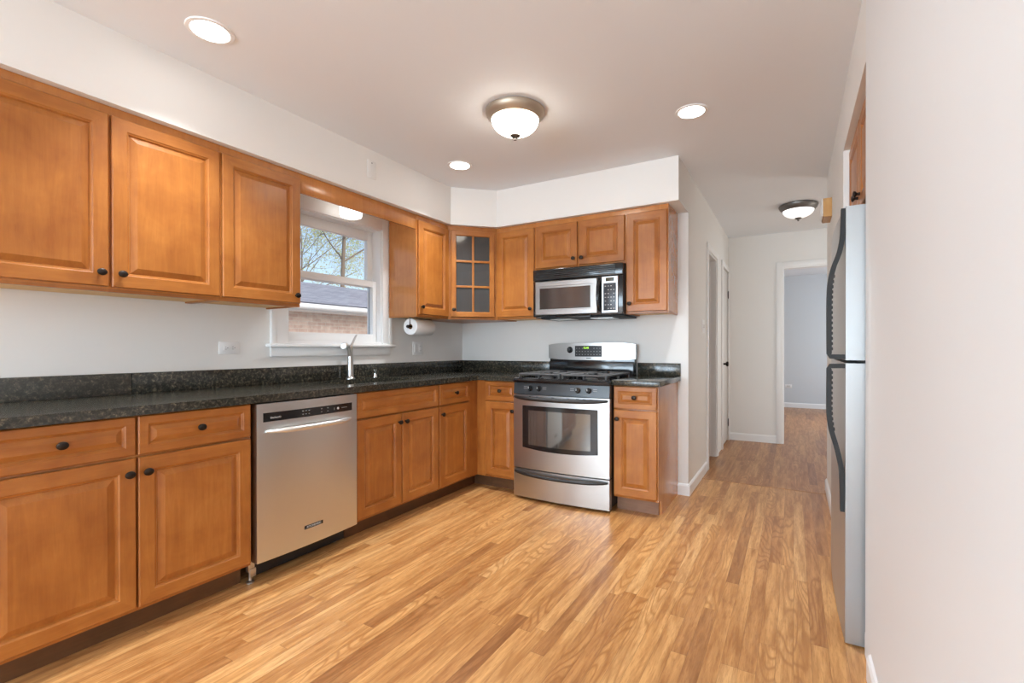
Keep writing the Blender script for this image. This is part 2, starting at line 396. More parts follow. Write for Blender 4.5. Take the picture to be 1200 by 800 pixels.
# ------------------------------------------------------------------ setting: shell
struct('floor', MB().box(-.2, 5.2, -10.1, .565, -.12, 0), 'floor')
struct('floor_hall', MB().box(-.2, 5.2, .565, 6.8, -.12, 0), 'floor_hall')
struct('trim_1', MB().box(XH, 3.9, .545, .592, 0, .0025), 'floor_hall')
struct('ceiling', MB().box(-.25, 5.2, -10.1, 6.8, ZC, ZC + .15), 'ceiling')
mb = MB(); WY0, WY1, WZ0, WZ1 = -1.87, -1.055, 1.165, 2.075
mb.box(-.145, 0, -10.1, -8.75, 0, ZC).box(-.145, 0, -8.75, -6.05, 0, .65).box(-.145, 0, -8.75, -6.05, 2.2, ZC).box(-.145, 0, -6.05, WY0, 0, ZC).box(-.145, 0, WY1, 0, 0, ZC).box(-.145, 0, WY0, WY1, 0, WZ0).box(-.145, 0, WY0, WY1, WZ1, ZC)
struct('wall_left', mb, 'wall')
struct('wall_back', MB().box(-.2, XH, 0, .115, 0, ZC), 'wall')
mb = MB()
for y0, y1, z0 in ((.115, .92, 0), (.92, 1.50, 2.05), (1.50, 1.93, 0), (1.93, 2.505, 2.05), (2.505, YE + .115, 0)): mb.box(XH - .115, XH, y0, y1, z0, ZC)
struct('wall_hall', mb, 'wall')
mb = MB().box(XH - .3, 2.742, YE, YE + .115, 0, ZC).box(2.742, 3.55, YE, YE + .115, 2.075, ZC).box(3.55, 5.0, YE, YE + .115, 0, ZC)
struct('wall_end', mb, 'wall')
struct('wall_far', MB().box(1.2, 5.2, 6.5, 6.62, 0, ZC), 'wall_far')
struct('wall_far_left', MB().box(1.2, 1.32, YE + .115, 6.5, 0, ZC), 'wall_far')
mb = MB().box(5.0, 5.12, -.0, 3.3, 0, ZC).box(5.0, 5.12, 3.3, 5.7, 0, .65).box(5.0, 5.12, 3.3, 5.7, 2.05, ZC).box(5.0, 5.12, 5.7, 6.5, 0, ZC)
struct('wall_far_right', mb, 'wall_far')
struct('wall_closet', MB().box(.85, .95, .115, YE + .115, 0, ZC).box(.95, XH - .115, YE, YE + .115, 0, ZC), 'wall')
struct('wall_right', MB().box(XR, 4.1, -10.1, -1.647, 0, ZC), 'wall_near')
struct('wall_pier', MB().box(XR, 4.1, -.7324, .69, 0, ZC), 'wall')
struct('wall_header', MB().box(XR, 4.1, -1.647, -.7324, 2.186, ZC), 'wall')
struct('wall_alcove', MB().box(3.98, 4.1, -1.647, -.7324, 0, 2.186), 'wall')
struct('wall_entry', MB().box(4.1, 5.0, -.05, .07, 0, ZC).box(4.6, 4.72, .07, 1.2, 0, ZC).box(4.6, 4.72, 1.2, 2.1, 2.1, ZC).box(4.6, 4.72, 2.1, YE, 0, ZC), 'wall')
mb = MB().box(-.2, .35, -10.1, -9.98, 0, ZC).box(2.75, XR, -10.1, -9.98, 0, ZC).box(.35, 2.75, -10.1, -9.98, 2.15, ZC)
struct('wall_rear', mb, 'wall')
# dropped soffit above the cabinets
struct('wall_soffit', MB().prism([(0, -5.6), (SD, -5.6), (SD, -.6192), (.6342, -SD), (XH, -SD), (XH, 0), (0, 0)], SB, ZC), 'wall', smooth=0)

def base_profile(h=.09, t=.013): return [(0, 0), (t, 0), (t, h - .018), (t * .55, h - .006), (0, h)]
def baseboard(name, p0, p1, nrm):
    """from p0 to p1 along a wall whose room-side normal is nrm"""
    p0, p1, nv = Vector((*p0, 0)), Vector((*p1, 0)), Vector((*nrm, 0)); b = MB(); pr = base_profile()
    vs = [p + nv * a + Vector((0, 0, z)) for p in (p0, p1) for a, z in pr]; k = len(pr)
    b._new(vs, [tuple(range(k)), tuple(range(k, 2 * k))[::-1]] + [(i, (i + 1) % k, k + (i + 1) % k, k + i) for i in range(k)])
    return struct(name, b, 'trim', 20)
baseboard('baseboard_back', (2.078, 0), (XH, 0), (0, -1))
baseboard('baseboard_hall', (XH, -.013), (XH, .845), (1, 0))
baseboard('baseboard_end', (XH, YE), (2.68, YE), (0, -1))
baseboard('baseboard_far', (1.32, 6.5), (5.0, 6.5), (0, -1))
baseboard('baseboard_right', (XR, -9.98), (XR, -1.795), (-1, 0))
baseboard('baseboard_pier', (XR, -.745), (XR, .703), (-1, 0))
baseboard('baseboard_alcove', (XR, -1.647), (3.5, -1.647), (0, 1))
baseboard('baseboard_jamb', (XR, -.7324), (3.5, -.7324), (0, -1))

# door openings and casings of the hall
def casing(name, axis, c, a0, a1, top, w=.062, t=.017):
    b = MB()
    for lo, hi, z0, z1 in ((a0 - w, a0, 0, top + w), (a1, a1 + w, 0, top + w), (a0, a1, top, top + w)):
        if axis == 'x': b.box(c, c + t, lo, hi, z0, z1, .004)
        else: b.box(lo, hi, c - t, c, z0, z1, .004)
    return struct(name, b, 'trim', 30)
casing('trim_2', 'x', XH, .92, 1.50, 2.05)
casing('trim_3', 'x', XH, 1.93, 2.50, 2.05, w=.06)
casing('trim_4', 'y', YE, 2.742, 3.55, 2.075)
struct('trim_5', MB().box(XH - .117, XH + .002, .92, .938, 0, 2.05).box(XH - .117, XH + .002, 1.482, 1.50, 0, 2.05).box(XH - .117, XH + .002, .938, 1.482, 2.032, 2.05).box(XH - .07, XH - .055, 1.47, 1.482, 0, 2.032).box(XH - .07, XH - .055, .938, .95, 0, 2.032), 'trim')
struct('trim_6', MB().box(2.742, 2.757, YE, YE + .116, 0, 2.075).box(2.757, 3.55, YE, YE + .116, 2.06, 2.075), 'trim')

def door_hinge(parent, x, y, z, ny):
    h = MB().box(x - .004, x + .004, y - .018, y + .018, z - .045, z + .045, .001); h.tube([(x + .005, y + .0 * ny, z - .048), (x + .005, y, z + .048)], .006, 8)
    return h.build('hinge', 'bronze', parent)
# flush white door, closed
d1 = struct('door_1', MB().box(XH - .045, XH - .006, 1.934, 2.50, .012, 2.046, .002), 'door_paint')
for z in (.22, 1.78): door_hinge(d1, XH + .006, 2.508, z, 1)
k = MB().lathe([(.032, 0), (.032, .006), (.012, .010), (.011, .038), (.022, .044), (.029, .056), (.026, .068), (0, .073)], (XH - .006, 1.995, .95), (1, 0, 0))
k.build('knob', 'bronze', d1)
# second door, swung open into the closet, hinged on the far jamb
d2 = struct('door_2', MB().box(XH - .66, XH - .118, 1.485, 1.52, .012, 2.03, .002), 'door_paint')
for z in (.30, 1.78):
    MB().box(XH - .116, XH - .084, 1.4795, 1.4825, z - .045, z + .045).tube([(XH - .118, 1.478, z - .048), (XH - .118, 1.478, z + .048)], .007, 8).build('hinge', 'bronze', d2)
MB().lathe([(.032, 0), (.032, .006), (.012, .010), (.011, .038), (.022, .044), (.029, .056), (.026, .068), (0, .073)], (XH - .60, 1.485, .95), (0, -1, 0)).build('knob', 'bronze', d2)

# kitchen window: casing, stool, apron, frame, two sashes
w = struct('window_1', MB().box(-.15, .0, WY0, WY0 + .012, WZ0, WZ1).box(-.15, .0, WY1 - .012, WY1, WZ0, WZ1).box(-.15, .0, WY0 + .012, WY1 - .012, WZ1 - .015, WZ1).box(-.15, .0, WY0 + .012, WY1 - .012, WZ0, WZ0 + .02), 'vinyl')
b = MB()
for y0, y1, z0, z1 in ((-1.985, -1.868, 1.166, 2.172), (-1.058, -.966, 1.166, 2.172), (-1.868, -1.058, 2.068, 2.172)): b.box(0, .018, y0, y1, z0, z1, .003)
b.box(.016, .026, -1.985, -1.955, 1.166, 2.172, .003).box(.016, .026, -.996, -.966, 1.166, 2.172, .003)
b.build('window_casing', 'trim', w, 30)
MB().box(-.02, .052, -2.01, -.945, 1.143, 1.166, .007).build('window_stool', 'trim', w)
MB().box(0, .018, -1.985, -.975, 1.083, 1.143, .004).build('window_apron', 'trim', w)
def sash(x0, x1, y0, y1, z0, z1, l, r, bt, tp, nm):
    s_ = MB().box(x0, x1, y0, y0 + l, z0, z1, .003).box(x0, x1, y1 - r, y1, z0, z1, .003).box(x0, x1, y0 + l - .004, y1 - r + .004, z0, z0 + bt, .003).box(x0, x1, y0 + l - .004, y1 - r + .004, z1 - tp, z1, .003).build(nm, 'vinyl', w)
    xm = (x0 + x1) / 2
    MB().box(xm - .002, xm + .002, y0 + l, y1 - r, z0 + bt, z1 - tp).build('pane', 'pane', s_); return s_
sash(-.085, -.045, -1.858, -1.067, 1.184, 1.664, .036, .036, .060, .048, 'lower_sash')
sash(-.128, -.088, -1.858, -1.067, 1.615, 2.060, .040, .052, .040, .072, 'upper_sash')
MB().box(-.128, -.088, -1.0725, -1.068, 1.186, 1.612).box(-.128, -.088, -1.858, -1.853, 1.186, 1.612).build('screen_track', 'track', w)
# assumed patio door behind the camera and far-room window, unseen, added for their lamps
p = struct('window_rear_assumed', MB().box(.35, .43, -10.06, -10.0, 0, 2.15).box(2.67, 2.75, -10.06, -10.0, 0, 2.15).box(1.51, 1.59, -10.06, -10.0, 0, 2.15).box(.43, 2.67, -10.06, -10.0, 2.07, 2.15).box(.43, 2.67, -10.06, -10.0, 0, .08), 'vinyl')
MB().box(.43, 1.51, -10.032, -10.028, .08, 2.07).box(1.59, 2.67, -10.032, -10.028, .08, 2.07).build('pane', 'pane', p)
p = struct('window_far_assumed', MB().box(5.03, 5.09, 3.3, 3.37, .65, 2.05).box(5.03, 5.09, 5.63, 5.7, .65, 2.05).box(5.03, 5.09, 3.37, 5.63, .65, .72).box(5.03, 5.09, 3.37, 5.63, 1.98, 2.05), 'vinyl')
MB().box(5.058, 5.062, 3.37, 5.63, .72, 1.98).build('pane', 'pane', p)
p = struct('door_added', MB().box(4.61, 4.66, 1.2, 1.32, .0, 2.1).box(4.61, 4.66, 1.98, 2.1, .0, 2.1).box(4.61, 4.66, 1.32, 1.98, 0, .25).box(4.61, 4.66, 1.32, 1.98, 1.98, 2.1), 'door_paint')  # unseen glazed door, added to go with the entry fill lamp
MB().box(4.633, 4.637, 1.32, 1.98, .25, 1.98).build('pane', 'pane', p)

p = struct('window_added', MB().box(-.12, -.04, -8.75, -8.67, .65, 2.2).box(-.12, -.04, -6.13, -6.05, .65, 2.2).box(-.12, -.04, -8.67, -6.13, .65, .73).box(-.12, -.04, -8.67, -6.13, 2.12, 2.2).box(-.12, -.04, -7.44, -7.36, .73, 2.12), 'vinyl')  # unseen window, added to go with the dining fill lamp
MB().box(-.082, -.078, -8.67, -7.44, .73, 2.12).box(-.082, -.078, -7.36, -6.13, .73, 2.12).build('pane', 'pane', p)

# ------------------------------------------------------------------ cabinets
DOOR = [(0, .004), (.004, 0), (.052, 0), (.056, .0035), (.060, .0045), (.064, .0115), (.067, .0115), (.090, .0015)]
DRAW = [(0, .004), (.004, 0), (.032, 0), (.036, .0035), (.039, .0045), (.042, .009), (.045, .009), (.062, .0015)]
KNOB = [(.007, 0), (.0075, .004), (.006, .009), (.007, .012), (.0130, .016), (.0155, .020), (.0150, .023), (.010, .0265), (0, .028)]
def knob(parent, x, yf, z): return MB().lathe(KNOB, (x, yf, z), (0, -1, 0), 20, squash=(1.12, .95)).build('knob', 'bronze', parent)
def door(parent, x0, x1, z0, z1, yf, kn=None, frame=.06):
    d = MB().rings(x0, x1, z0, z1, yf, DOOR, .02).build('door', ['wood', 'wood_h'], parent, 8)
    if kn: knob(d, kn[0], yf, kn[1])
    return d
def drawer(parent, x0, x1, z0, z1, yf, kn=True, name='drawer'):
    d = MB().rings(x0, x1, z0, z1, yf, DRAW, .02, mi_v=0, mi_h=0).build(name, ['wood_h'], parent, 8)
    if kn: knob(d, (x0 + x1) / 2, yf, (z0 + z1) / 2 + .003)
    return d
BD = .6314; FR = .611; UD = .3306; UF = .311
DT, DB, DT2, DB2 = .871, .7195, .709, .122
UT, UB = 2.131, 1.3987
def base_body(parent, x0, x1, z0=.105, hollow=False):
    if hollow:
        MB().box(x0, x0 + .016, -FR, -.003, z0, .876).box(x1 - .016, x1, -FR, -.003, z0, .876).box(x0 + .016, x1 - .016, -FR, -FR + .019, z0, .876).box(x0 + .016, x1 - .016, -.012, -.003, z0, .876).box(x0 + .016, x1 - .016, -FR + .019, -.012, z0, z0 + .016).build('body', ['wood'], parent)
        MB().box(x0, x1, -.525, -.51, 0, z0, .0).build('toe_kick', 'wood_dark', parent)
        return
    MB().box(x0, x1, -FR, -.003, z0, .876, .001).build('body', ['wood'], parent)
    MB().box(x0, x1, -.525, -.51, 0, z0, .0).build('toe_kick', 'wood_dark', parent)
def wall_body(parent, x0, x1, z0, z1=2.1715, side='wood_side'):
    MB().box(x0, x1, -UF, -.003, z0 + .012, z1).build('body', side, parent)
    MB().box(x0, x1, -UF, -UF + .022, z0, z0 + .013).box(x0, x0 + .016, -UF + .02, -.003, z0, z0 + .013).box(x1 - .016, x1, -UF + .02, -.003, z0, z0 + .013).build('bottom_rail', 'wood_h', parent)
    MB().box(x0 + .016, x1 - .016, -UF + .022, -.003, z0 + .008, z0 + .0125).build('underside', 'wood_raw', parent)
LR = PI / 2                                              # left run: local x = world y, front faces +x

GB = 'base cabinets under the granite counter'
Y = -3.366
t = thing('base_cabinet', 'wide maple base cabinet left of the dishwasher with two drawers over two doors', 'cabinet', (0, Y, 0), LR, GB)
base_body(t, 0, .902)
drawer(t, .008, .446, DB, DT, -BD); drawer(t, .4536, .8944, DB, DT, -BD)
door(t, .008, .446, DB2, DT2, -BD, (.446 - .026, .651)); door(t, .4536, .8944, DB2, DT2, -BD, (.4536 + .026, .651))
Y = -1.853
t = thing('base_cabinet', 'maple sink cabinet right of the dishwasher with a knobless false drawer over two doors', 'cabinet', (0, Y, 0), LR, GB)
base_body(t, 0, .743, hollow=True)
drawer(t, .007, .738, DB, DT, -BD, False, 'false_drawer')
door(t, .007, .369, DB2, DT2, -BD, (.369 - .026, .655)); door(t, .376, .738, DB2, DT2, -BD, (.376 + .026, .655))
Y = -1.109
t = thing('base_cabinet', 'narrow maple base cabinet between sink cabinet and corner, one drawer over one door', 'cabinet', (0, Y, 0), LR, GB)
base_body(t, 0, .378)
drawer(t, .004, .375, DB, DT, -BD); door(t, .004, .375, DB2, DT2, -BD, (.004 + .027, .652))
# blind corner with its two filler stiles
t = thing('corner_cabinet', 'plain maple filler posts closing the inside corner under the counter', 'cabinet', (0, 0, 0), 0, GB)
MB().prism([(.004, -.73), (FR, -.73), (FR, -FR), (.699, -FR), (.699, -.004), (.004, -.004)], .105, .876).build('body', 'wood', t, 20)
MB().box(FR, FR + .002, -.73, -FR - .002, .105, .875).build('filler_stile', 'wood', t); MB().box(FR + .002, .699, -FR - .002, -FR, .105, .875).build('filler_stile', 'wood', t)
MB().prism([(.51, -.73), (.525, -.73), (.525, -.525), (.699, -.525), (.699, -.51), (.51, -.51)], 0, .105).build('toe_kick', 'wood_dark', t, 20)
t = thing('base_cabinet', 'narrow maple base cabinet between the corner and the range, drawer over door', 'cabinet', (.70, 0, 0), 0, GB)
base_body(t, 0, .298)
drawer(t, .005, .294, DB, DT, -BD); door(t, .005, .294, DB2, DT2, -BD, (.294 - .027, .645))
t = thing('base_cabinet', 'narrow maple end cabinet right of the range with exposed side panel beside the white wall', 'cabinet', (1.772, 0, 0), 0, GB)
base_body(t, 0, .290)
MB().prism([(-FR, .105), (-.525, .105), (-.525, 0), (-.003, 0), (-.003, .876), (-FR, .876)], .290, .306, axes='yzx').build('side_panel', 'wood_side', t, 20)
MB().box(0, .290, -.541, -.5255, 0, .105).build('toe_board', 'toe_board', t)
drawer(t, .004, .299, DB, DT, -BD); door(t, .004, .299, DB2, DT2, -BD, (.004 + .027, .648))

GU = 'wall cabinets under the soffit'
Y = -3.349
t = thing('wall_cabinet', 'wide two-door maple wall cabinet at the left end of the upper row', 'cabinet', (0, Y, 0), LR, GU)
wall_body(t, 0, .907, 1.378); door(t, .016, .4528, UB, UT, -UD, (.4528 - .03, 1.456)); door(t, .4636, .9008, UB, UT, -UD, (.4636 + .03, 1.456))
Y = -2.441
t = thing('wall_cabinet', 'single-door maple wall cabinet just left of the kitchen window', 'cabinet', (0, Y, 0), LR, GU)
wall_body(t, 0, .449, 1.378); door(t, .0055, .443, UB, UT, -UD, (.443 - .03, 1.443))
Y = -.996
t = thing('wall_cabinet', 'single-door maple wall cabinet right of the window with glossy side panel over paper towels', 'cabinet', (0, Y, 0), LR, GU)
wall_body(t, 0, .384, 1.378); door(t, .010, .378, UB, UT, -UD, (.010 + .028, 1.456))
# valance board over the window
tag(MB().box(.291, .310, -1.9915, -.9965, 2.058, 2.1715, .002).build('window_valance', 'wood_side'), 'long maple valance board bridging the wall cabinets above the window', 'valance')
# diagonal corner cabinet with a glazed door
t = thing('corner_wall_cabinet', 'diagonal corner maple wall cabinet with six-pane glass door', 'cabinet', (0, 0, 0), 0, GU)
c5 = [(.003, -.611), (UF, -.611), (.611, -UF), (.611, -.003), (.003, -.003)]
MB().prism(c5, 1.378, 1.396).build('bottom_panel', 'wood_h', t, 20); MB().prism(c5, 2.135, 2.1715).build('top_panel', 'wood_h', t, 20)
MB().box(.003, .012, -.611, -.003, 1.396, 2.135).box(.012, .611, -.012, -.003, 1.396, 2.135).box(.012, UF, -.611, -.600, 1.396, 2.135).box(.600, .611, -UF, -.012, 1.396, 2.135).build('body', 'wood_side', t)
for q, z in enumerate((1.66, 1.88)): MB().prism([(.012, -.600), (UF - .03, -.600), (.600, -UF + .03), (.600, -.012), (.012, -.012)], z, z + .016).build('shelf', 'wood_raw', t, 20)
g = bpy.data.objects.new('door', None); COL.objects.link(g); g.parent = t; g.location = ((UF + .611) / 2, -(UF + .611) / 2, 0); g.rotation_euler = (0, 0, PI / 4)
fm = MB().box(-.211, -.186, -.004, .012, 1.396, 2.135).box(.186, .211, -.004, .012, 1.396, 2.135).build('face_frame', 'wood', t); fm.location = g.location; fm.rotation_euler = g.rotation_euler
GD = -.0205
MB().rings(-.187, .187, UB, UT, GD, [(0, .004), (.004, 0), (.038, 0), (.041, .004), (.044, .006)], .02, field=False).build('door_frame', ['wood', 'wood_h'], g, 20)
bb = MB().box(-.009, .009, GD + .003, GD + .012, UB + .044, UT - .044, .002)
for k in (1, 2):
    zz = UB + .044 + (UT - UB - .088) * k / 3; bb.box(-.143, .143, GD + .0035, GD + .0125, zz - .009, zz + .009, .002)
bb.build('muntin', 'wood', g)
MB().box(-.144, .144, GD + .0125, GD + .0155, UB + .043, UT - .043).build('glass_pane', 'cab_glass', g)
knob(g, -.165, GD, 1.459)
t = thing('wall_cabinet', 'single-door maple wall cabinet between the glass corner cabinet and the microwave', 'cabinet', (.6115, 0, 0), 0, GU)
wall_body(t, 0, .3845, 1.378); door(t, .008, .374, UB, UT, -UD, (.374 - .028, 1.460))
t = thing('wall_cabinet', 'short two-door maple wall cabinet directly above the microwave', 'cabinet', (.997, 0, 0), 0, GU)
wall_body(t, 0, .766, 1.769); door(t, .008, .376, 1.787, UT, -UD, (.376 - .027, 1.84)); door(t, .391, .759, 1.787, UT, -UD, (.391 + .027, 1.84))
t = thing('wall_cabinet', 'narrow maple wall cabinet right of the microwave at the open end of the row', 'cabinet', (1.764, 0, 0), 0, GU)
wall_body(t, 0, .312, 1.388); door(t, .008, .305, UB + .005, UT, -UD, (.008 + .027, 1.463))
# cabinet over the refrigerator, in the alcove
t = thing('wall_cabinet', 'two-door maple cabinet recessed in the wall above the refrigerator', 'cabinet', (3.445, -.736, 0), -PI / 2, GU)
wall_body(t, 0, .907, 1.742, 2.1845)
door(t, .012, .448, 1.757, 2.165, -UD, (.448 - .03, 1.815)); door(t, .459, .895, 1.757, 2.165, -UD, (.459 + .03, 1.815))

# ------------------------------------------------------------------ counters
ZB, ZT, CT = .8772, .9135, .655
t = thing('countertop', 'long L-shaped dark speckled granite counter with low backsplash along window wall', 'countertop')
SX0, SX1, SY0, SY1 = .115, .505, -1.80, -1.145
mb = MB(); bv = .004
mb.box(.001, CT, -3.40, SY0, ZB, ZT).box(.001, SX0, SY0, SY1, ZB, ZT).box(SX1, CT, SY0, SY1, ZB, ZT).box(.001, CT, SY1, -.001, ZB, ZT).box(CT, 1.0015, -CT, -.001, ZB, ZT)
bmesh.ops.remove_doubles(mb.bm, verts=mb.bm.verts, dist=.0005)
mb.build('slab', 'granite', t, 0)
mb = MB().box(.001, .021, -3.40, -2.702, ZT, 1.0145, .002); mb.build('backsplash', 'granite_dull_reflection', t)
MB().box(.001, .021, -2.70, -.001, ZT, 1.0145, .002).build('backsplash', 'granite', t)
MB().box(.0215, 1.0015, -.021, -.001, ZT, 1.0145, .002).build('backsplash', 'granite', t)
t = thing('countertop', 'short dark granite counter slab right of the range with its own backsplash', 'countertop')
MB().box(1.7665, 2.098, -CT, -.001, ZB, ZT, .003).build('slab', 'granite', t)
MB().box(1.7665, 2.100, -.021, -.001, ZT + .0002, 1.0145, .002).build('backsplash', 'granite', t)

# sink: double-walled undermount bowl
t = thing('sink', 'stainless undermount sink set in the counter below the window', 'sink', (0, 0, 0))
mb = MB(); x0, x1, y0, y1 = SX0 - .010, SX1 + .010, SY0 - .010, SY1 + .010; zb, zr = .68, .8768
for a in ((x0, x0 + .004, y0, y1, zb, zr), (x1 - .004, x1, y0, y1, zb, zr), (x0 + .004, x1 - .004, y0, y0 + .004, zb, zr), (x0 + .004, x1 - .004, y1 - .004, y1, zb, zr), (x0, x1, y0, y1, zb - .004, zb)): mb.box(*a)
mb.build('bowl', 'steel', t)
MB().lathe([(0, .001), (.03, .001), (.042, .004), (.046, .002), (.046, 0)], (.30, -1.47, zb)).build('drain', 'chrome', t)
# faucet
t = thing('faucet', 'brushed nickel single-lever faucet behind the sink', 'faucet', (.068, -1.42, ZT))
MB().lathe([(.032, 0), (.032, .006), (.026, .012), (.023, .02), (.021, .10), (.019, .20), (.0205, .225), (.018, .238), (0, .242)], (0, 0, 0)).build('body', 'nickel', t)
dv = Vector((.55, -.84, 0)).normalized()
sp = [dv * .006 + Vector((0, 0, .165)), dv * .03 + Vector((0, 0, .208)), dv * .065 + Vector((0, 0, .238)), dv * .105 + Vector((0, 0, .241))]
so = MB().tube(sp, [.013, .0145, .0155, .017], 16).build('spout', 'nickel', t)
MB().tube([dv * .098 + Vector((0, 0, .2415)), dv * .150 + Vector((0, 0, .236)), dv * .157 + Vector((0, 0, .235))], [.020, .0225, .018], 18, flat=1.0).build('spray_head', 'satin', t)
MB().tube([(0, .0, .23), (.0, .022, .262), (-.004, .055, .312), (-.004, .060, .318)], [.010, .008, .0065, .005], 12).build('lever', 'nickel', t)
t = thing('soap_dispenser', 'small chrome soap dispenser on the counter right of the faucet', 'soap dispenser', (.075, -1.195, ZT))
MB().lathe([(.019, 0), (.019, .004), (.013, .01), (.0105, .03), (.012, .04), (.015, .046), (.015, .055), (.010, .06), (0, .061)]).build('pump', 'chrome', t)
MB().tube([(0, 0, .056), (.022, -.016, .060), (.04, -.029, .056)], [.006, .0055, .005], 10).build('nozzle', 'chrome', t)

# ------------------------------------------------------------------ dishwasher (left run; local x = world y, front faces -y local)
t = thing('dishwasher', 'stainless steel dishwasher with black control strip under the granite counter', 'dishwasher', (0, -2.4515, 0), LR)
DWW = .590; yc = DWW / 2
fy = lambda x: -(.643 + .012 * (1 - ((x - yc) / yc) ** 2))
MB().box(.006, DWW - .004, -.60, -.03, .11, .868).build('body', 'dark_gap', t)
MB().bowed(0, DWW, lambda x: .11, lambda x: .869, fy, .045, 24).build('door', 'steel_v', t, 25)
cp = MB().bowed(.030, DWW - .037, lambda x: .780, lambda x: .824, lambda x: fy(x) - .0012, .004, 20).build('control_panel', 'black_gloss', t, 25)
mk = Marks()
for cx in (.235, .252, .270, .345, .385):
    for zz in (.795, .812): mk.box(cx - .004, cx + .004, fy(cx) - .0018, fy(cx) - .0005, zz - .002, zz + .002)
mk.box(.425, .429, fy(.427) - .0018, fy(.427) - .0005, .795, .808); mk.box(.475, .515, fy(.5) - .0024, fy(.5) - .0005, .801, .804)
mk.build('marking', 'mark_dim', cp)
MB().lathe([(.0065, 0), (.0065, .002), (.005, .003), (0, .003)], (.452, fy(.452) - .001, .802), (0, -1, 0), 14).build('start_button', 'mark', cp)
text_part('panel_lettering', 'KitchenAid', .013, 'mark', cp, (.092, fy(.092) - .0022, .798), (PI / 2, 0, 0), .0003)
hp = []; hr = []
for i in range(21):
    f = i / 20; x = .044 + .494 * f; e = math.sin(PI * f)
    hp.append((x, fy(x) - .006 - .040 * min(1, e * 1.5) ** .6, .7345)); hr.append(.0055 + .0075 * min(1, e * 2.2))
MB().tube(hp, hr, 14, side=(0, 0, 1)).build('handle', 'satin', t, 60)
bd = MB().bowed(.242, .352, lambda x: .196, lambda x: .214, lambda x: fy(x) - .002, .004, 6).build('badge', 'black', t)
text_part('badge_lettering', 'KITCHENAID', .0145, 'mark', bd, (.297, fy(.297) - .0022, .205), (PI / 2, 0, 0), .0004)
MB().box(.04, DWW - .01, -.540, -.530, .012, .11).build('kick_plate', 'black', t)
for x, yl in ((.012, -.565), (DWW - .05, -.50)):
    MB().box(x - .016, x + .016, yl - .012, yl + .012, .055, .11, .002).box(x - .010, x + .020, yl - .016, yl - .012, .03, .07, .001).tube([(x, yl, .006), (x, yl, .06)], .0075, 10).lathe([(.018, 0), (.018, .006), (.009, .012), (0, .012)], (x, yl, 0)).build('levelling_leg', 'nickel', t)

# ------------------------------------------------------------------ gas range
t = thing('range', 'stainless gas range with black cooktop standing between the cabinets', 'range', (1.004, 0, 0))
RW = .760; xm = RW / 2
ry = lambda x: -(.684 + .022 * (1 - ((x - xm) / xm) ** 2))
MB().box(.001, RW - .001, -.655, -.03, .03, .885).build('body', 'dark_gap', t)
MB().bowed(0, RW, lambda x: .020, lambda x: .228, ry, .045, 24).build('storage_drawer', 'steel', t, 25)
od = MB().bowed(0, RW, lambda x: .236, lambda x: .785, ry, .045, 24).build('oven_door', 'steel', t, 25)
MB().bowed(.082, RW - .080, lambda x: .376 + .018 * ((x - xm) / .30) ** 2, lambda x: .706, lambda x: ry(x) - .002, .006, 20).build('window_frame', 'black_gloss', od, 25)
MB().bowed(.135, RW - .133, lambda x: .412 + .006 * ((x - xm) / .25) ** 2, lambda x: .672, lambda x: ry(x) - .0032, .004, 20).build('window_glass', 'oven_glass', od, 25)
def bow_handle(z, dz, name, parent, reach, r=.0115):
    P, R_ = [], []
    for i in range(25):
        f = i / 24; x = .012 + (RW - .024) * f; e = min(1, math.sin(PI * f) * 1.6) ** .55
        P.append((x, ry(x) - .004 - reach * e, z - dz * math.sin(PI * f))); R_.append(r * (.55 + .45 * min(1, e * 1.2)))
    MB().tube(P, R_, 12, flat=1.0, side=(0, 0, 1)).build(name, 'handle_dark', parent, 60)
bow_handle(.768, .008, 'oven_handle', od, .048, .0145)
bow_handle(.208, .012, 'drawer_handle', t, .034, .0125)
mk = Marks()
for x in (.14, .20, .33, .45, .52, .57, .62, .67): mk.box(x, x + .022, ry(x) - .001, ry(x) + .004, .7725, .7755)
mk.build('vent_slot', 'black', od)
# sloped control panel
cpy = lambda x: ry(x) - .002
def cp_strip():
    b = MB(); fr = []
    for i in range(25):
        x = RW * i / 24; y = cpy(x)
        fr.append([b.bm.verts.new(v) for v in ((x, y, .791), (x, y + .010, .872), (x, y + .06, .872), (x, y + .06, .791))])
    for a, c in zip(fr, fr[1:]):
        for k in range(4):
            b.bm.faces.new([a[k], c[k], c[(k + 1) % 4], a[(k + 1) % 4]])
    b.bm.faces.new(fr[0]); b.bm.faces.new(fr[-1]); return b
cp = cp_strip().build('control_panel', 'panel_slate', t, 25)
for x in (.152, .227, .535, .615):
    kb = MB().lathe([(.021, 0), (.021, .004), (.016, .007), (.0155, .020), (.013, .024), (0, .024)], (x, cpy(x) + .004, .836), (0, -1, .12), 20)
    kb.box(x - .0035, x + .0035, cpy(x) - .030, cpy(x) - .012, .822, .852, .002)
    ko = kb.build('burner_knob', 'black_gloss', cp)
    MB().box(x - .0015, x + .0015, cpy(x) - .0312, cpy(x) - .0298, .836, .851).build('pointer', 'mark', ko)
mk = Marks()
for x, dx in ((.152, -.045), (.227, .045), (.535, -.045), (.615, .045)):
    for q in range(2): mk.box(x + dx - .014, x + dx + .014, cpy(x + dx) + .0035 + .0016 * q, cpy(x + dx) + .009, .832 + .012 * q, .836 + .012 * q)
mk.build('marking', 'mark_dim', cp)
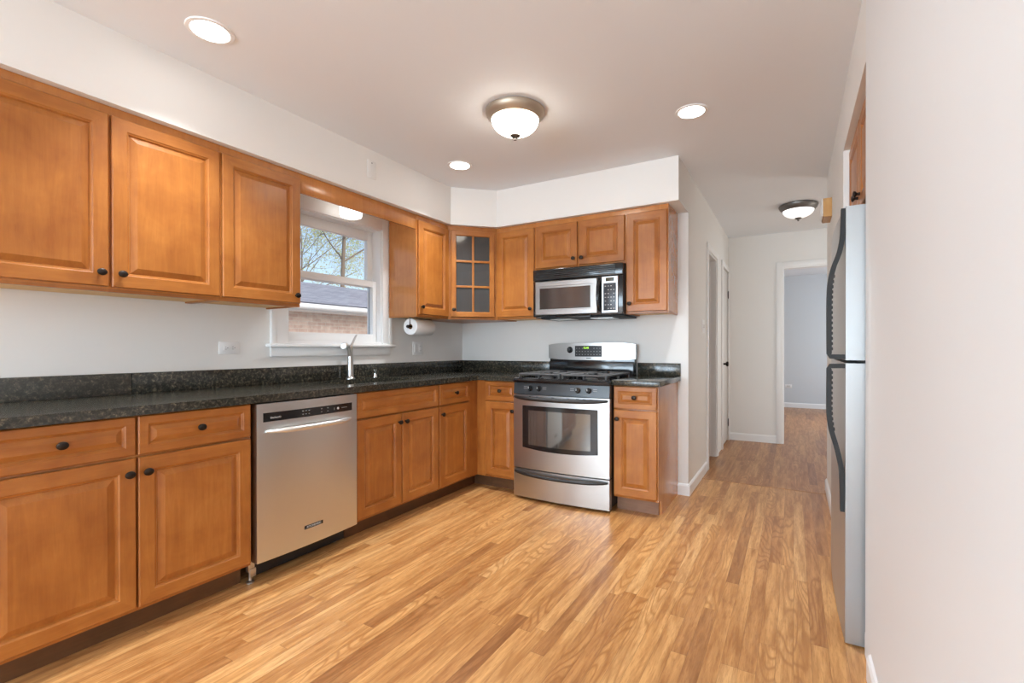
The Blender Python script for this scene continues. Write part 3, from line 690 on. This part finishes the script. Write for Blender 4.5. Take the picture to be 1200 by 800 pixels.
# cooktop with a rolled front lip
b = MB(); pr = [(.010, .872), (-.004, .878), (-.007, .892), (0, .905), (.022, .912), (.045, .908), (.07, .902)]; fr = []
for i in range(25):
    x = RW * i / 24
    fr.append([b.bm.verts.new((x, ry(x) + a, z)) for a, z in pr] + [b.bm.verts.new((x, -.10, .902)), b.bm.verts.new((x, -.10, .872))])
n = len(fr[0])
for a, c in zip(fr, fr[1:]):
    for k in range(n): b.bm.faces.new([a[k], c[k], c[(k + 1) % n], a[(k + 1) % n]])
b.bm.faces.new(fr[0]); b.bm.faces.new(fr[-1])
ck = b.build('cooktop', 'black_gloss', t, 40)
for bx, by in ((.20, -.52), (.56, -.52), (.20, -.25), (.56, -.25)):
    MB().lathe([(.050, 0), (.048, .008), (.036, .012), (.036, .018), (.03, .021), (0, .021)], (bx, by, .9025)).build('burner', 'black_iron', ck)
for gx in (.035, .395):
    b = MB(); x0, x1, y0, y1, z = gx, gx + .33, -.655, -.125, .937; r = .0085
    loop = [(x0, y0, z), (x1, y0, z), (x1, y1, z), (x0, y1, z)]
    for i in range(4): b.tube([loop[i], loop[(i + 1) % 4]], r, 8)
    b.tube([(x0, (y0 + y1) / 2, z), (x1, (y0 + y1) / 2, z)], r, 8)
    b.tube([((x0 + x1) / 2, y0, z), ((x0 + x1) / 2, y0 + .075, z + .004)], r, 8); b.tube([((x0 + x1) / 2, y1, z), ((x0 + x1) / 2, y1 - .075, z + .004)], r, 8)
    b.tube([((x0 + x1) / 2, (y0 + y1) / 2 - .085, z + .004), ((x0 + x1) / 2, (y0 + y1) / 2 + .085, z + .004)], r, 8)
    for yy in (y0 + .133, y1 - .133):
        b.tube([(x0, yy, z), (x0 + .11, yy, z + .004)], r, 8); b.tube([(x1, yy, z), (x1 - .11, yy, z + .004)], r, 8)
    for px_, py_ in [(x0, y0), (x1, y0), (x0, y1), (x1, y1), (x0, (y0 + y1) / 2), (x1, (y0 + y1) / 2), ((x0 + x1) / 2, y0), ((x0 + x1) / 2, y1)]: b.tube([(px_, py_, z), (px_, py_, .903)], r * .95, 8)
    b.build('grate', 'black_iron', ck, 50)
# backguard
gy = lambda x: -(.085 + .020 * (1 - ((x - xm) / xm) ** 2))
MB().box(.004, RW - .004, -.075, -.028, .90, 1.15, .004).build('backguard', 'black_gloss', t)
MB().box(.006, RW - .006, -.100, -.074, .903, 1.022, .006).build('splash_panel', 'black_gloss', t)
bg = MB().bowed(-.004, RW + .004, lambda x: 1.034 + .012 * ((x - xm) / xm) ** 4, lambda x: 1.176 - .014 * ((x - xm) / xm) ** 6, gy, .05, 28).build('backguard_panel', 'steel', t, 30)
MB().lathe([(.027, 0), (.027, .004), (.019, .008), (.018, .022), (.015, .026), (0, .026)], (.205, gy(.205) - .0005, 1.118), (0, -1, 0)).build('oven_dial', 'black_gloss', bg)
dp = MB().bowed(.252, .490, lambda x: 1.062, lambda x: 1.152, lambda x: gy(x) - .0015, .005, 12).build('display_panel', 'black', bg, 25)
mk = Marks()
for i in range(9):
    for j in range(3):
        if j == 2 and 3 <= i <= 5: continue
        x = .268 + i * .0258; mk.box(x - .004, x + .004, gy(x) - .0022, gy(x), 1.076 + .026 * j, 1.082 + .026 * j)
mk.build('key_marking', 'mark_dim', dp)
text_part('clock_digits', '12:48', .022, 'lcd_on', dp, (.352, gy(.352) - .0025, 1.134), (PI / 2, 0, 0), .0004)
MB().box(.355, .395, gy(.375) - .001, gy(.375) + .002, 1.046, 1.052).build('badge', 'charcoal', bg)

# ------------------------------------------------------------------ over-range microwave
t = thing('microwave', 'stainless over-the-range microwave with black vent grille mounted above the range', 'microwave', (1.003, 0, 1.385))
MW = .759
MB().box(.002, MW, -.350, -.003, 0, .3825, .003).build('body', 'black', t)
MB().box(.0, MW - .001, -.378, -.3495, .292, .382, .008).build('vent_housing', 'black_gloss', t)
g = MB()
for k in range(6): g.box(.03, MW - .06, -.3815, -.3765, .303 + .0125 * k, .310 + .0125 * k, .001)
g.build('vent_grille', 'black', t)
MB().box(.0, MW - .001, -.372, -.3495, .0, .2915, .006).build('fascia', 'black_gloss', t)
d = MB().rings(.024, .560, .011, .284, -.385, [(0, .006), (.006, 0), (.040, 0), (.043, .003)], .014, mi_h=0).build('door', ['steel'], t, 25)
MB().rings(.066, .502, .060, .228, -.3865, [(0, .002), (.002, 0), (.010, .0)], .006, mi_h=0).build('window', ['mw_glass'], d)
hp = [(.577, -.378, .030), (.577, -.398, .042), (.575, -.412, .075), (.573, -.416, .145), (.575, -.412, .215), (.577, -.398, .252), (.577, -.378, .264)]
MB().tube(hp, [.010, .0115, .012, .0125, .012, .0115, .010], 12, side=(1, 0, 0)).build('handle', 'black_gloss', t, 60)
c = MB().rings(.592, .722, .010, .288, -.384, [(0, .005), (.005, 0), (.01, 0)], .012, mi_h=0).build('control_panel', ['steel_v'], t, 25)
kp = MB().box(.609, .707, -.3862, -.3835, .030, .236, .001).build('keypad', 'keypad', c)
mk = Marks()
for i in range(4):
    for j in range(7):
        if (i * 3 + j) % 5 == 0: continue
        mk.box(.620 + .022 * i, .630 + .022 * i, -.3868, -.3855, .042 + .028 * j, .047 + .028 * j)
mk.build('key_marking', 'mark', kp)
MB().box(.626, .692, -.3862, -.3835, .248, .276, .001).build('display', 'lcd_off', c)
u = MB().box(.05, MW - .004, -.33, -.02, -.016, .0, .004).build('underside', 'charcoal', t)
for q in (.12, .47): MB().box(q, q + .18, -.30, -.14, -.020, -.0155).build('grease_filter', 'nickel', u)
MB().box(.20, .50, -.372, -.335, -.012, .001, .003).build('lamp_cover', 'black', t)

# ------------------------------------------------------------------ refrigerator in the alcove (front faces -x), tilted back slightly on its feet
t = thing('refrigerator', 'stainless top-freezer refrigerator standing in the wall alcove', 'refrigerator', (3.022, -.80, .004), rot=(0, math.radians(.72), -PI / 2))
t.rotation_mode = 'XYZ'
FWD = .80
MB().box(.004, FWD - .004, .085, .72, .045, 1.655, .006).build('body', 'charcoal', t)
MB().box(.008, FWD - .008, .068, .086, .05, 1.65).build('gasket', 'black', t)
for nm, z0, z1 in (('fresh_food_door', .012, 1.082), ('freezer_door', 1.094, 1.676)):
    MB().bowed(0, FWD, lambda x: z0, lambda x: z1, lambda x: .010 - .010 * (1 - ((x - FWD / 2) / (FWD / 2)) ** 2), .066, 20).build(nm, 'fridge', t, 25)
MB().box(.02, FWD - .02, .05, .09, .0, .045).build('toe_grille', 'black', t)
def fr_handle(path, name):
    b = MB(); xh = FWD - .026; w = .014; n = len(path); R_ = []
    for i, (y, z) in enumerate(path):
        a = Vector(path[max(i - 1, 0)]); c = Vector(path[min(i + 1, n - 1)]); tg = (c - a).normalized(); nr = Vector((-tg.y, tg.x)) * .0085
        R_.append([b.bm.verts.new(v) for v in ((xh - w, y + nr.x, z + nr.y), (xh + w, y + nr.x, z + nr.y), (xh + w, y - nr.x, z - nr.y), (xh - w, y - nr.x, z - nr.y))])
    for a, c in zip(R_, R_[1:]):
        for k in range(4): b.bm.faces.new([a[k], a[(k + 1) % 4], c[(k + 1) % 4], c[k]])
    b.bm.faces.new(R_[0]); b.bm.faces.new(R_[-1])
    return b.build(name, 'charcoal', t, 30)
def smooth_path(P, k=5):
    Q = [P[0]] + P + [P[-1]]; out = []
    for a, b, c, d in zip(Q, Q[1:], Q[2:], Q[3:]):
        for q in range(k):
            t_ = q / k; out.append(tuple(.5 * (2 * b[i] + (c[i] - a[i]) * t_ + (2 * a[i] - 5 * b[i] + 4 * c[i] - d[i]) * t_ ** 2 + (3 * b[i] - a[i] - 3 * c[i] + d[i]) * t_ ** 3) for i in (0, 1)))
    return out + [P[-1]]
H1 = smooth_path([(.004, 1.672), (.002, 1.60), (-.001, 1.555), (-.010, 1.505), (-.028, 1.45), (-.039, 1.393), (-.0425, 1.32), (-.0425, 1.22), (-.042, 1.118)]) + [(-.038, 1.107), (.0, 1.106), (.012, 1.106)]
H2 = [(.012, 1.071), (.0, 1.071), (-.038, 1.070)] + smooth_path([(-.042, 1.059), (-.0425, .98), (-.0425, .90), (-.040, .86), (-.033, .815), (-.019, .762), (-.006, .70), (.000, .65), (.003, .51)])
for H, nm in ((H1, 'freezer_handle'), (H2, 'door_handle')):
    h = fr_handle(H, nm); ys = [(y, z) for y, z in H if y < -.026]
    z0, z1 = min(z for y, z in ys), max(z for y, z in ys); rb = MB(); k = 0
    zz = z0 + .03
    while zz < z1 - .02:
        yy = next((y0 + (y1 - y0) * (zz - a0) / (a1 - a0) for (y0, a0), (y1, a1) in zip(H, H[1:]) if min(a0, a1) <= zz <= max(a0, a1) and abs(a1 - a0) > 1e-6), -.04)
        rb.box(FWD - .036, FWD - .016, yy + .0075, yy + .0125, zz - .006, zz + .006, .002); zz += .020
    rb.build('grip_ribs', 'black', h)

# ------------------------------------------------------------------ lights fitted to ceilings
def can(x, y, label):
    t = thing('recessed_light', label, 'ceiling light', (x, y, ZC), 0, 'recessed ceiling lights')
    MB().lathe([(.070, -.0035), (.074, -.006), (.088, -.0045), (.090, -.0005), (.090, 0)], seg=40).build('trim_ring', 'white_plastic', t)
    MB().lathe([(0, -.004), (.0705, -.004)], seg=40).build('lens', 'lens', t, fix=False)
    light('recessed_lamp', 'AREA', (x, y, ZC - .009), 9, (.90, .95, 1), shape='DISK', size=.13, spread=math.radians(100))
    return t
can(.700, -2.68, 'round recessed light in the ceiling above the left wall cabinets')
can(.710, -.965, 'round recessed light in the ceiling near the corner glass cabinet')
can(2.350, -.95, 'round recessed light in the ceiling in front of the soffit end and fridge alcove')
can(2.350, -4.60, 'added unseen recessed light in the ceiling behind the viewpoint near the right wall')  # this and the next are unseen lights added to brighten the room
can(.705, -4.60, 'added unseen recessed light in the ceiling behind the viewpoint over the left wall')
def dome(x, y, r, depth, label, ring, glow):
    t = thing('dome_light', label, 'ceiling light', (x, y, ZC), 0, 'flush dome ceiling lights')
    MB().lathe([(r * .93, 0), (r, -.006), (r * 1.0, -.016), (r * .95, -.034), (r * .85, -.052), (r * .80, -.056), (r * .78, -.05)], seg=48).build('ring', ring, t, 60)
    pr = [(r * .80 * math.cos(a), -.050 - (depth - .05) * math.sin(a)) for a in [PI / 2 * i / 12 for i in range(12)]] + [(0, -depth)]
    MB().lathe(pr, seg=48).build('glass_shade', glow, t, 60)
    MB().lathe([(.0, -depth + .006), (.028, -depth + .003), (.030, -depth - .004), (.020, -depth - .011), (.008, -depth - .015), (.0075, -depth - .022), (.009, -depth - .027), (0, -depth - .031)], seg=20).build('finial', 'pewter_dark', t)
    return t
dome(1.478, -1.455, .168, .140, 'large flush dome light with tan metal ring in the middle of kitchen ceiling', 'pewter', 'glow')
dome(2.895, 1.40, .165, .125, 'flush dome light with dark metal ring on the hall ceiling', 'pewter_dark', 'glow_dim')
t = thing('drum_light', 'small lit white drum light under the soffit behind the window valance', 'ceiling light', (.155, -1.485, SB))
MB().lathe([(.050, 0), (.050, -.030), (.0, -.030)], seg=32).build('base', 'white_plastic', t)
MB().lathe([(.046, -.0305), (.072, -.034), (.075, -.045), (.075, -.105), (.070, -.118), (.055, -.124), (0, -.126)], seg=32).build('diffuser', 'drum', t)

# ------------------------------------------------------------------ wall fittings
t = thing('outlet', 'white horizontal outlet on the wall between counter and left wall cabinets', 'outlet', (0, -2.229, 1.138), group='outlets')
MB().box(.0, .006, -.0575, .0575, -.035, .035, .002).build('plate', 'white_plastic', t)
MB().box(.006, .008, -.034, .034, -.017, .017, .001).build('receptacle', 'white_plastic', t)
sl = Marks()
for s_ in (-1, 1): sl.box(.008, .0085, s_ * .020 - .007, s_ * .020 + .003, -.008, -.006).box(.008, .0085, s_ * .020 - .006, s_ * .020 + .002, .005, .007).box(.008, .0085, s_ * .020 + .007, s_ * .020 + .011, -.002, .002)
sl.build('slot', 'slot', t)
t = thing('outlet', 'double-width white outlet and switch plate below the paper towel roll', 'outlet', (0, -.645, 1.133), group='outlets')
MB().box(0, .006, -.062, .062, -.057, .057, .002).build('plate', 'white_plastic', t)
MB().box(.006, .0085, -.045, -.012, -.034, .034, .001).build('rocker', 'white_plastic', t); MB().box(.006, .0085, .012, .045, -.034, .034, .001).build('receptacle', 'white_plastic', t)
sl = Marks()
for z in (-.019, .019): sl.box(.0085, .009, .022, .024, z - .006, z + .004).box(.0085, .009, .033, .035, z - .006, z + .004)
sl.build('slot', 'slot', t)
t = thing('blank_plate', 'painted cover plate on the soffit above the window', 'cover plate', (SD, -1.479, 2.350))
MB().box(0, .005, -.037, .037, -.060, .060, .002).build('plate', 'off_white', t)
MB().lathe([(.004, 0), (.0035, .0015), (0, .002)], (.005, 0, .045), (1, 0, 0), 10).build('screw', 'slot', t); MB().lathe([(.004, 0), (.0035, .0015), (0, .002)], (.005, 0, -.045), (1, 0, 0), 10).build('screw', 'off_white', t)
t = thing('light_switch', 'white wall switch beside the first hall doorway', 'switch', (XH, .675, 1.325))
MB().box(0, .006, -.058, .058, -.058, .058, .002).build('plate', 'white_plastic', t)
for s_ in (-.023, .023): MB().box(.006, .013, s_ - .008, s_ + .008, -.016, .016, .002).build('toggle', 'white_plastic', t)
t = thing('outlet', 'white outlet low on the far room wall beyond the doorway', 'outlet', (2.77, 6.5, .40), group='outlets')
MB().box(-.057, .057, -.006, 0, -.035, .035, .002).build('plate', 'white_plastic', t); MB().box(-.03, .03, -.008, -.006, -.016, .016, .001).build('receptacle', 'mark', t)
t = thing('chime_box', 'small oak-sided box with white front mounted high on the right wall near hall', 'door chime', (XR, .24, 2.05))
MB().prism([(0, .0), (-.048, .0), (-.052, .012), (-.052, .128), (0, .128)], -.103, .103, axes='xzy').build('case', 'oak_box', t, 20)
MB().box(-.060, -.0521, -.100, .100, .006, .126, .003).build('front_cover', 'white_plastic', t)
# paper towels under the cabinet
PX, PZ = .165, 1.307
t = thing('paper_towel_holder', 'dark bronze paper towel holder hung under the cabinet right of the window', 'holder', (.185, -.945, 1.378), math.radians(9))
MB().box(-.010, .010, .010, .315, -.004, .0, .001).build('mount_plate', 'bronze', t)
MB().tube([(0, .012, -.002), (0, .012, PZ - 1.378)], .003, 8).tube([(0, .313, -.002), (0, .313, PZ - 1.378)], .003, 8).build('bracket_arm', 'bronze', t)
MB().tube([(0, -.012, PZ - 1.378), (0, .318, PZ - 1.378)], .005, 10).build('rod', 'bronze', t)
for dy in (-.014,): MB().lathe([(0, -.014), (.010, -.010), (.0135, 0), (.010, .010), (0, .014)], (0, dy, PZ - 1.378), (0, 1, 0), 18).build('knob', 'bronze', t)
MB().lathe([(0, -.012), (.009, -.008), (.012, 0), (.009, .008), (0, .012)], (.0, .322, PZ - 1.378), (0, 1, 0), 18).build('knob', 'bronze', t)
t = thing('paper_towel_roll', 'white paper towel roll on the holder under the cabinet', 'paper towel roll', (.1819, -.9252, PZ), math.radians(9))
MB().lathe([(.021, 0), (.064, 0), (.066, .003), (.066, .272), (.064, .275), (.021, .275), (.021, 0)], axis=(0, 1, 0), seg=40).build('paper', 'paper', t)
MB().lathe([(.019, .001), (.021, .001), (.021, .274), (.019, .274), (.019, .001)], axis=(0, 1, 0), seg=30).build('core', 'oak_box', t)

# ------------------------------------------------------------------ outside the window
struct('ground', MB().box(-60, 20, -40, 60, -1.0, -.35), 'bounce_paving')
t = thing('house', 'tan brick neighbouring house with grey shingle roof seen through the window', 'house', (-5.6, 4, -.35))
MB().box(-8, 0, -9, 9, 0, 2.20).build('wall', 'brick', t)
EV = 2.33
MB().prism([(.42, EV), (.42, EV + .03), (-3.6, EV + 1.02), (-4.0, EV + 1.02), (-8.4, EV + .03), (-8.4, EV)], -9.4, 9.4, axes='xzy').build('roof', 'shingle', t, 20)
MB().box(.0, .42, -9.4, 9.4, EV - .13, EV - .11).build('eave_soffit', 'gutter', t)
MB().box(.40, .425, -9.4, 9.4, EV - .13, EV - .001).build('fascia', 'gutter', t)
MB().tube([(.475, -9.4, EV - .055), (.475, 9.4, EV - .055)], .055, 12).build('gutter', 'gutter', t)

def tree(label, base, height, r0, mat, seed, n_leaf, spread, lean=(0, 0), ls=1.0):
    rnd = random.Random(seed); t = thing('tree', label, 'tree', base, 0, 'trees behind the neighbouring house')
    wood_b = MB(); tips = []
    def grow(p, d, ln, r, depth):
        pts, rad = [p], [r]; q = p.copy(); dd = d.copy(); seg = 10 if depth == 4 else 4; wob = .04 if depth == 4 else .13; first = 4 if depth == 4 else 1; tap = .75 if depth == 4 else .45
        for i in range(seg):
            dd = (dd + Vector((rnd.uniform(-1, 1), rnd.uniform(-1, 1), rnd.uniform(-.3, .6))) * wob).normalized(); q = q + dd * ln / seg
            pts.append(q.copy()); rad.append(r * (1 - tap * (i + 1) / seg))
            if depth <= 2 and i >= 1: tips.append((q.copy(), ln))
            if depth > 0 and i >= first:
                for _ in range(2 if depth > 1 else 1):
                    a = rnd.uniform(0, 2 * PI); e = rnd.uniform(.5, 1.0); pv = dd.orthogonal().normalized(); pv.rotate(Matrix.Rotation(a, 3, dd).to_quaternion())
                    grow(q.copy(), (dd * (1 - e * .55) + pv * e * spread).normalized(), ln * (rnd.uniform(.28, .42) if depth == 4 else rnd.uniform(.52, .72)), r * (1 - tap * (i + 1) / seg) * rnd.uniform(.4, .6), depth - 1)
        wood_b.tube(pts, rad, 6, cap=False)
    grow(Vector((0, 0, 0)), Vector((lean[0], lean[1], 1)).normalized(), height * .92, r0, 4)
    wood_b.build('trunk', 'bark', t, 60)
    f = MB()
    for i in range(n_leaf):
        p, ln = rnd.choice(tips); o = p + Vector((rnd.gauss(0, 1), rnd.gauss(0, 1), rnd.gauss(0, 1))) * .16 * ls; s_ = rnd.uniform(.025, .055) * ls
        a = Vector((rnd.gauss(0, 1), rnd.gauss(0, 1), rnd.gauss(0, 1))).normalized(); b_ = a.orthogonal().normalized()
        f._new([o - a * s_, o + b_ * s_ * .6, o + a * s_, o - b_ * s_ * .6], [(0, 1, 2, 3)])
    f.build('foliage', mat, t, 0, fix=False)
    return t
tree('large tree in young spring leaf with straight trunk seen in the upper sash', (-19.5, 14.55, -.35), 14.0, .17, 'leaf', 3, 12000, .8, ls=1.33)
tree('smaller budding tree left of the straight trunk behind the shingle roof', (-33.0, 21.6, -.35), 12.6, .14, 'leaf_warm', 11, 9000, .9, ls=1.75)
